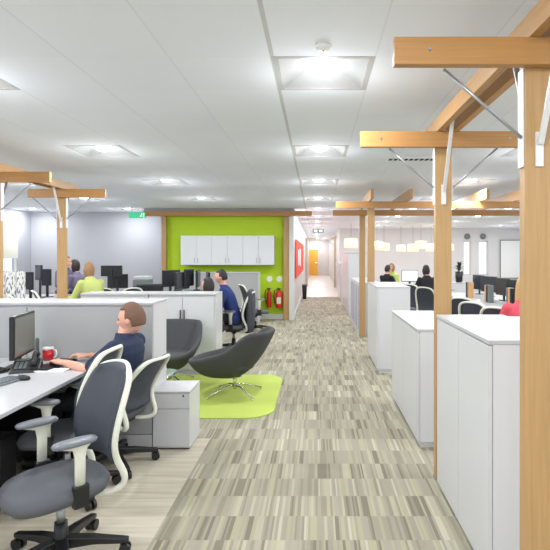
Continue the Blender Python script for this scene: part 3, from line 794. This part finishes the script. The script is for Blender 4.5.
def person(label, loc, rotz, seat=.47, H=.86, lean=.06, hands=None, turn=0, nod=0, top='navy', hr='hairb', longhair=0, sleeve='short', vox=.009, legs=True, headc=None, group=None, feet_y=.36):
    t = thing('person', label, 'person', loc, rotz, group); k = H / .88
    hip = Vector((0, -.02, seat + .09)); sh = Vector((0, lean, seat + .57 * k)); nk = sh + Vector((0, .02 + lean * .15, .09 * k))
    hc = Vector(headc) if headc else nk + Vector((0, .035, .125 * k)); R = Euler((-nod, 0, turn)).to_matrix()
    hands = hands or [(-.2, .42, seat + .3), (.2, .42, seat + .3)]
    L = lambda a, b, u: a.lerp(b, u)
    def torso(mb, g):
        secs = [(hip + Vector((0, 0, -.09)), .15, .11), (hip, .175, .125), (L(hip, sh, .3), .15, .11), (L(hip, sh, .6), .165, .115), (L(hip, sh, .85), .185, .11), (sh, .175, .085), (sh + Vector((0, .005, .035)), .10, .06), (nk, .055, .055)]
        mb.rings([[c + Vector(((a + g) * math.cos(q), (b + g) * math.sin(q), 0)) for q in [2 * PI * i / 20 for i in range(20)]] for c, a, b in secs])
    body = MB(); torso(body, 0)
    limb(body, (sh + Vector((0, .0, .03)), nk, hc - R @ Vector((0, .02, .05))), (.06, .052, .052))
    head_pts(body, hc, R)
    arms = []
    for s, hp in zip((-1, 1), hands):
        a = sh + Vector((s * .185, 0, -.015)); e, wr_ = ik(a, hp, .29 * k, .26 * k, (s * .5, -.4, -1)); arms.append((a, e, wr_))
        limb(body, (a, L(a, e, .5), e, L(e, wr_, .4), wr_), (.05, .044, .038, .036, .026))
        hd = (wr_ - e); hd.z *= .3; hand(body, wr_, hd, (0, 0, 1), s)
    lg = []
    if legs:
        for s in (-1, 1):
            h0 = hip + Vector((s * .09, .02, -.01)); kn = Vector((s * .12, .43, seat + .06)); an = Vector((s * .12, feet_y, .09)); lg.append((h0, kn, an))
            limb(body, (h0, kn, L(kn, an, .4), an), (.078, .056, .052, .034))
            limb(body, (an + Vector((0, 0, -.02)), an + Vector((0, .14, -.05))), (.036, .03))
    fuse(body, 'body', M['skin'], t, vox * .8, 3)
    sh_ = MB(); torso(sh_, .014)
    sv = []
    for (a, e, w_) in arms:
        if sleeve == 'short': limb(sh_, (a, L(a, e, .5), L(a, e, .8)), (.064, .060, .056))
        else: limb(sh_, (a, L(a, e, .5), e, L(e, w_, .5), L(e, w_, .9)), (.064, .058, .052, .047, .038))
    fuse(sh_, 'shirt', M[top], t, vox, 4)
    if legs:
        tr = MB(); tr.ball(hip + Vector((0, 0, -.03)), (.18, .14, .10), 20, 12)
        for h0, kn, an in lg: limb(tr, (h0, kn, L(kn, an, .4), an + Vector((0, 0, .02))), (.094, .072, .066, .052))
        fuse(tr, 'trousers', M['trous'], t, vox * 1.3, 4)
        for h0, kn, an in lg:
            MB().puck((an.x, an.y + .06, 0), .10, .27, 0.0, .085, 2.6, 24).build('shoe', M['black'], t, smooth=True)
    hm = MB(); hair(hm, hc, R, 1, longhair)
    ho = hm.build('hair', M[hr], t, smooth=True); so = ho.modifiers.new('t', 'SOLIDIFY'); so.thickness = .012; so.offset = -.5; sb = ho.modifiers.new('s', 'SUBSURF'); sb.levels = 1; sb.render_levels = 1
    for q in (-1, 1): MB().ball(hc + R @ Vector((q * .029, .083, .006)), .0085, 10, 8).build('eye', M['eye'], t, smooth=True)
    return t
# worker at the near desk
person('person with short brown hair in a navy short-sleeved top typing at the near desk', (-1.50, 3.88, 0), rz(-1, .1), seat=.44, H=.765, lean=-.06, headc=(0, -.10, 1.115),
       hands=[(-.13, .35, .80), (.15, .31, .80)], vox=.008, top='navy', hr='hairb', nod=.12, feet_y=.50)
# man in blue
person('man in a blue sweater with dark hair seen in profile beside the pale grey screen', (-1.37, 8.45, 0), rz(-1, .0), seat=.47, H=.86, lean=.13,
       hands=[(-.15, .40, .79), (.15, .40, .79)], top='blue', hr='haird', sleeve='long', vox=.012, nod=.1)
person('person with fluffy dark hair just left of the man in blue, behind the cupboard', (-1.56, 7.75, 0), rz(-.9, .5), seat=.42, H=.80, lean=.05,
       hands=[(-.15, .36, .76), (.15, .36, .76)], top='blackm', hr='haird', sleeve='long', vox=.014, longhair=.03)
def seated(label, px, d, f, top, hr, lh=0, seat=.47, H=.9, **k):
    return person(label, ((px - VX) * d / F, d, 0), rz(*f), seat=seat, H=H, top=top, hr=hr, sleeve='long', vox=.015, longhair=lh, **k)
seated('person with dark hair in a purple-grey top beside the left timber post', 80, 10.6, (-.9, .2), 'purple', 'haird', .04, .55, .93)
seated('person with pink face turned right, half hidden by the left timber post', 64, 11.8, (.9, -.5), 'purple', 'hairt', 0, .6, .95)
seated('person with tan hair in a lime top, right of the person in purple-grey', 93, 8.8, (-.8, .5), 'limec', 'hairt', .05, .55, .90)
seated('person with dark hair bent to the white monitor past the second timber post', 428, 12.2, (-.2, 1), 'trous', 'haird', .03, .47, .86)
seated('person with dark hair left of the two behind the tall white cabinet', 385, 13.9, (.8, .6), 'trous', 'haird', .0, .47, .82)
seated('person with tan hair right of the two behind the tall white cabinet', 395, 14.9, (-.8, -.4), 'limec', 'hairt', .02, .47, .86)
seated('person with long blonde hair in a coral top behind the front timber post', 527, 5.6, (.1, 1), 'pink', 'hairl', .9, .47, .86)

# ------------------------------------------------------------------ desks and kit in the background
desk('long white desk between the man in blue and the white cupboards', -3.4, -1.78, 7.95, 9.5, .74)
def mon_at(label, px, ptop, d, f, wd, h, scr='screenk', dz=None):
    p = at(px, ptop, d); z0 = p.z - h
    dz = .74 if dz is None else dz
    return monitor(label, (p.x, d, dz), rz(*f), wd, h, max(.03, z0 - dz), scr)
i = 0
for px, pt, d, f, lb in ((172, 268, 9.2, (-.9, .5), 'leftmost dark monitor above the white cupboards'), (183, 270, 8.7, (-.95, .3), 'second dark monitor above the white cupboards'),
                         (190, 267, 8.9, (-1, .1), 'third dark monitor above the white cupboards, tilted edge-on'), (199, 268, 9.1, (-1, -.1), 'fourth dark monitor above the white cupboards'),
                         (209, 270, 9.3, (-.95, -.3), 'rightmost dark monitor above the white cupboards, near the man in blue')):
    mon_at(lb, px, pt + 2, d, f, .42, .30)
for k_, (px, d) in enumerate(((178, 8.3), (188, 8.3), (197, 8.3), (204, 8.4))):
    p = at(px, 280, d)
    o = MB().box(-.045, .045, -.1, .1, 0, .3).build('file_box', M[('blackm', 'greysign', 'blackm', 'greysign')[k_]], bevel=.004); o.location = (p.x, d, .74)
    tag(o, '%s upright file box on the desk above the white cupboards, %s' % (('black', 'grey', 'black', 'grey')[k_], ('leftmost', 'second from left', 'third from left', 'rightmost')[k_]), 'file box', 'file boxes')
# left office
desk('white desk in the far left office behind the left timber post', -7.1, -5.2, 9.8, 11.2, .74)
desk('white desk near the left window with patterned dividers', -7.1, -5.0, 8.55, 9.45, .74)
for (a, b), lb in zip(((-4, 5), (6.5, 16), (17, 25)), ('leftmost', 'middle', 'rightmost')):
    p, q = at(a, 271, 9.0), at(b, 271, 9.0)
    o = MB().box(0, q.x - p.x, -.02, .02, 0, p.z - .745).build('desk_divider', M['zebra'], bevel=.003); o.location = (p.x, 9.0, .742)
    tag(o, 'black-flecked white desk divider, %s of three at the left edge' % lb, 'divider', 'flecked dividers')
for px, pt, d, f, wd, h, lb in ((29, 272, 9.9, (.2, 1), .16, .34, 'narrow grey monitor right of the flecked dividers'), (38, 265, 10.1, (.5, .8), .22, .3, 'dark monitor left of the left timber post'),
                                (46, 269, 10.4, (.1, 1), .2, .34, 'grey-backed monitor close to the left timber post'), (112, 265.5, 10.4, (0, -1), .43, .22, 'wide black monitor against the white wall'),
                                (118, 274, 10.85, (.1, -1), .42, .3, 'lower dark monitor beneath the wide black one')):
    mon_at(lb, px, pt, d, f, wd, h, 'screenk')
desk('white desk before the white wall at centre left', -4.7, -3.53, 10.15, 11.4, .74)
p = at(143, 275, 10.9); t = thing('printer', 'grey printer on the desk in front of the white wall', 'printer', (p.x, 10.9, .74))
MB().box(-.16, .16, -.18, .18, 0, .34).build('body', M['greysign'], t, bevel=.015); MB().box(-.13, .13, -.2, -.18, .12, .2).build('paper_slot', M['blackm'], t); MB().box(-.15, .15, -.15, .17, .34, .41).build('lid', M['fabric2'], t, bevel=.01)
p = at(150, 284, 10.1); t = thing('visitor_chair', 'low black chair back showing above the white cupboards', 'chair', (p.x, 10.1, 0))
MB().box(-.26, .26, -.06, .06, .4, 1.03).build('backrest', M['black'], t, bevel=.03); MB().box(-.26, .26, -.5, -.06, .38, .5).build('seat', M['black'], t, bevel=.03); MB().box(-.2, .2, -.45, .0, 0, .38).build('base', M['blackm'], t)
# right office
desk('long white desk along the right-hand chairs, nearer half', 2.78, 3.9, 5.6, 8.25, .74)
desk('long white desk along the right-hand chairs, farther half', 2.78, 3.9, 8.5, 11.7, .74)
for q, (x, y, lb) in enumerate(((3.55, 11.2, 'farthest'), (3.55, 10.5, 'second farthest'), (3.5, 9.6, 'third farthest'), (3.5, 8.95, 'middle'), (3.5, 8.0, 'fourth'), (3.45, 7.3, 'fifth'))):
    monitor('dark monitor on the right-hand desks, %s along the row' % lb, (x, y, .74), rz(.95, .15 + .2 * (q % 2)), .48, .32, .10, 'screenk')
monitor('lit white monitor facing the camera past the second timber post', (at(414, 270, 12.6).x, 13.15, .74), rz(0, 1), .42, .30, .17, 'screenw')
desk('white desk holding the lit white monitor', 2.15, 3.5, 12.85, 13.7, .74)
desk('white desk behind the tall white cabinet with two people', 1.45, 3.3, 15.3, 16.4, .74)
for q, (x, y) in enumerate(((3.1, 10.2), (3.1, 9.2), (3.15, 8.4))):
    for r in range(3):
        o = MB().box(-.045, .045, -.035, .035, 0, .31).build('binder', M[('binder', 'greysign', 'blackm')[(q + r) % 3]], bevel=.003); o.location = (x + .05 * q, y + r * .085, .74)
        tag(o, '%s upright binder, %s of the %s cluster on the right-hand desk' % (('amber', 'grey', 'black')[(q + r) % 3], ('nearest', 'middle', 'farthest')[r], ('far', 'middle', 'near')[q]), 'binder', 'binders')
p = at(459, 272, 14)
t = thing('potted_plant', 'dark leafy plant in a black pot before the right back wall', 'plant', (p.x, 14, .85))
MB().lathe([(.05, 0), (.09, .02), (.11, .3), (.09, .3), (.02, .28)], n=18).build('pot', M['black'], t, smooth=True)
m = MB()
for k_ in range(26):
    a = k_ * 2.4; r = .05 + .1 * random.random(); z = .36 + .22 * random.random()
    m.tube([(0, 0, .28), (r * .5 * math.cos(a), r * .5 * math.sin(a), z), (r * 1.5 * math.cos(a), r * 1.5 * math.sin(a), z + .02)], [.004, .028, .004], 6, flat=(.2, (0, 0, 1)))
m.build('foliage', M['leaf'], t, smooth=True)
cabinet('white storage cabinet under the dark leafy plant', 3.6, 4.4, 13.75, 14.25, .85, 2, group=None)
# whiteboard on right back wall
t = thing('whiteboard', 'framed whiteboard on the right back wall beside the narrow windows', 'whiteboard', (8.4, 21.97, .62))
MB().box(-.45, .45, -.02, 0, 0, 1.6).build('board', M['paper'], t); m = MB(); m.box(-.48, -.45, -.03, 0, -.03, 1.63).box(.45, .48, -.03, 0, -.03, 1.63).box(-.45, .45, -.03, 0, 1.6, 1.63).box(-.45, .45, -.03, 0, -.03, 0); m.build('frame', M['greysign'], t)
for x, lb in ((6.52, 'left'), (7.2, 'right')):
    o = MB().lathe([(.001, -.08), (.11, -.08), (.13, 0)], (x, 21.99, 2.4), 20, 1).build('wall_speaker', M['greysign'], smooth=True); tag(o, 'round grey fitting above the %s narrow window' % lb, 'wall fitting')
# pendants
for q, (px, py, d, s) in enumerate(((351, 244, 18.5, 1.15), (377, 246, 18, 1), (384, 247, 19.5, 1), (401, 248, 20.5, .9), (413, 248, 20, 1), (421, 245, 19, 1), (431, 248, 20.5, 1), (449, 247, 20, .9))):
    p = at(px, py, d)
    t = thing('pendant_lamp', 'cream drum pendant lamp, %s from the left in the far right office' % (('first', 'second', 'third', 'fourth', 'fifth', 'sixth', 'seventh', 'eighth')[q]), 'pendant lamp', (p.x, d, p.z - .15), 0, 'cream pendant lamps')
    MB().lathe([(.2 * s, 0), (.22 * s, .04), (.2 * s, .3 * s), (.04, .32 * s)], n=24).build('shade', M['glow'], t, smooth=True)
    MB().tube([(0, 0, .3 * s), (0, 0, CEIL - p.z + .15)], .006, 6).build('cord', M['greysign'], t)
# corridor
t = thing('noticeboard', 'long red noticeboard on the left wall of the corridor', 'noticeboard', (-.535, 16.5, 1.0))
MB().box(0, .03, -3.4, 4.2, 0, 1.0).build('board', M['rednb'], t)
m = MB(); m.box(.03, .036, -2.0, -1.2, .3, .75); m.box(.03, .036, -.6, .3, .25, .8); m.build('paper_notices', M['paper'], t)
t = thing('floor_bin', 'dark bin on the corridor floor under the red noticeboard', 'bin', (-.42, 18.6, 0))
MB().lathe([(.07, 0), (.09, .5), (.08, .5), (.06, .02), (.01, .02)], n=20).build('body', M['blackm'], t, smooth=True); MB().lathe([(.093, .5), (.093, .53), (.07, .53), (.07, .5)], n=20).build('rim', M['greysign'], t, smooth=True)
t = thing('exit_sign', 'grey hanging sign over the walkway near the corridor', 'sign', (.07, 16.2, 2.3))
MB().box(-.18, .18, -.02, .02, 0, .14).build('panel', M['greysign'], t, bevel=.004)
for s in (-1, 1): MB().tube([(s * .12, 0, .14), (s * .12, 0, .45)], .005, 6).build('hanger', M['steel'], t)
MB().box(-.13, -.03, -.024, -.02, .04, .1).box(.03, .13, -.024, -.02, .04, .1).build('pictogram', M['paper'], t)
p = at(137, 215, 12)
t = thing('exit_sign', 'green emergency exit sign with running figure hanging left of the lime wall', 'sign', (p.x, 12, p.z - .075))
MB().box(-.19, .19, -.02, .02, 0, .14).build('panel', M['teal'], t, bevel=.004)
m = MB(); m.ball((.12, -.022, .105), (.012, .004, .012), 8, 6); m.bar((.12, -.022, .095), (.10, -.022, .06), .018, .006, (0, 1, 0)); m.bar((.10, -.022, .06), (.13, -.022, .03), .01, .006, (0, 1, 0)); m.bar((.10, -.022, .06), (.075, -.022, .03), .01, .006, (0, 1, 0)); m.bar((.115, -.022, .085), (.14, -.022, .07), .008, .006, (0, 1, 0))
m.build('running_figure', M['signw'], t)
MB().box(.155, .175, -.024, -.02, .02, .12).build('doorway_mark', M['signw'], t)
for s in (-1, 1): MB().tube([(s * .12, 0, .14), (s * .12, 0, CEIL - p.z + .075)], .005, 6).build('hanger', M['steel'], t)
# air vent over the right cabinets
p = at(412, 158, 6.0)
t = thing('ceiling_vent', 'slotted grey vent in the ceiling behind the second crossbeam', 'vent', (1.15, 6.1, CEIL))
MB().box(-.3, .3, -.08, .08, -.008, 0).build('frame', M['tray'], t)
m = MB()
for k_ in range(9): m.box(-.28 + k_ * .062, -.24 + k_ * .062, -.05, .05, -.012, -.008)
m.build('slats', M['blackm'], t)
t = thing('smoke_detector', 'small round white smoke detector beside the nearest ceiling light', 'smoke detector', (.04, 2.80, CEIL))
MB().lathe([(.001, -.03), (.03, -.028), (.045, -.01), (.045, 0)], n=24).build('body', M['tray'], t, smooth=True); MB().lathe([(.001, -.034), (.006, -.033), (.006, -.028)], (0, 0, 0), 10).build('indicator', M['redp'], t)
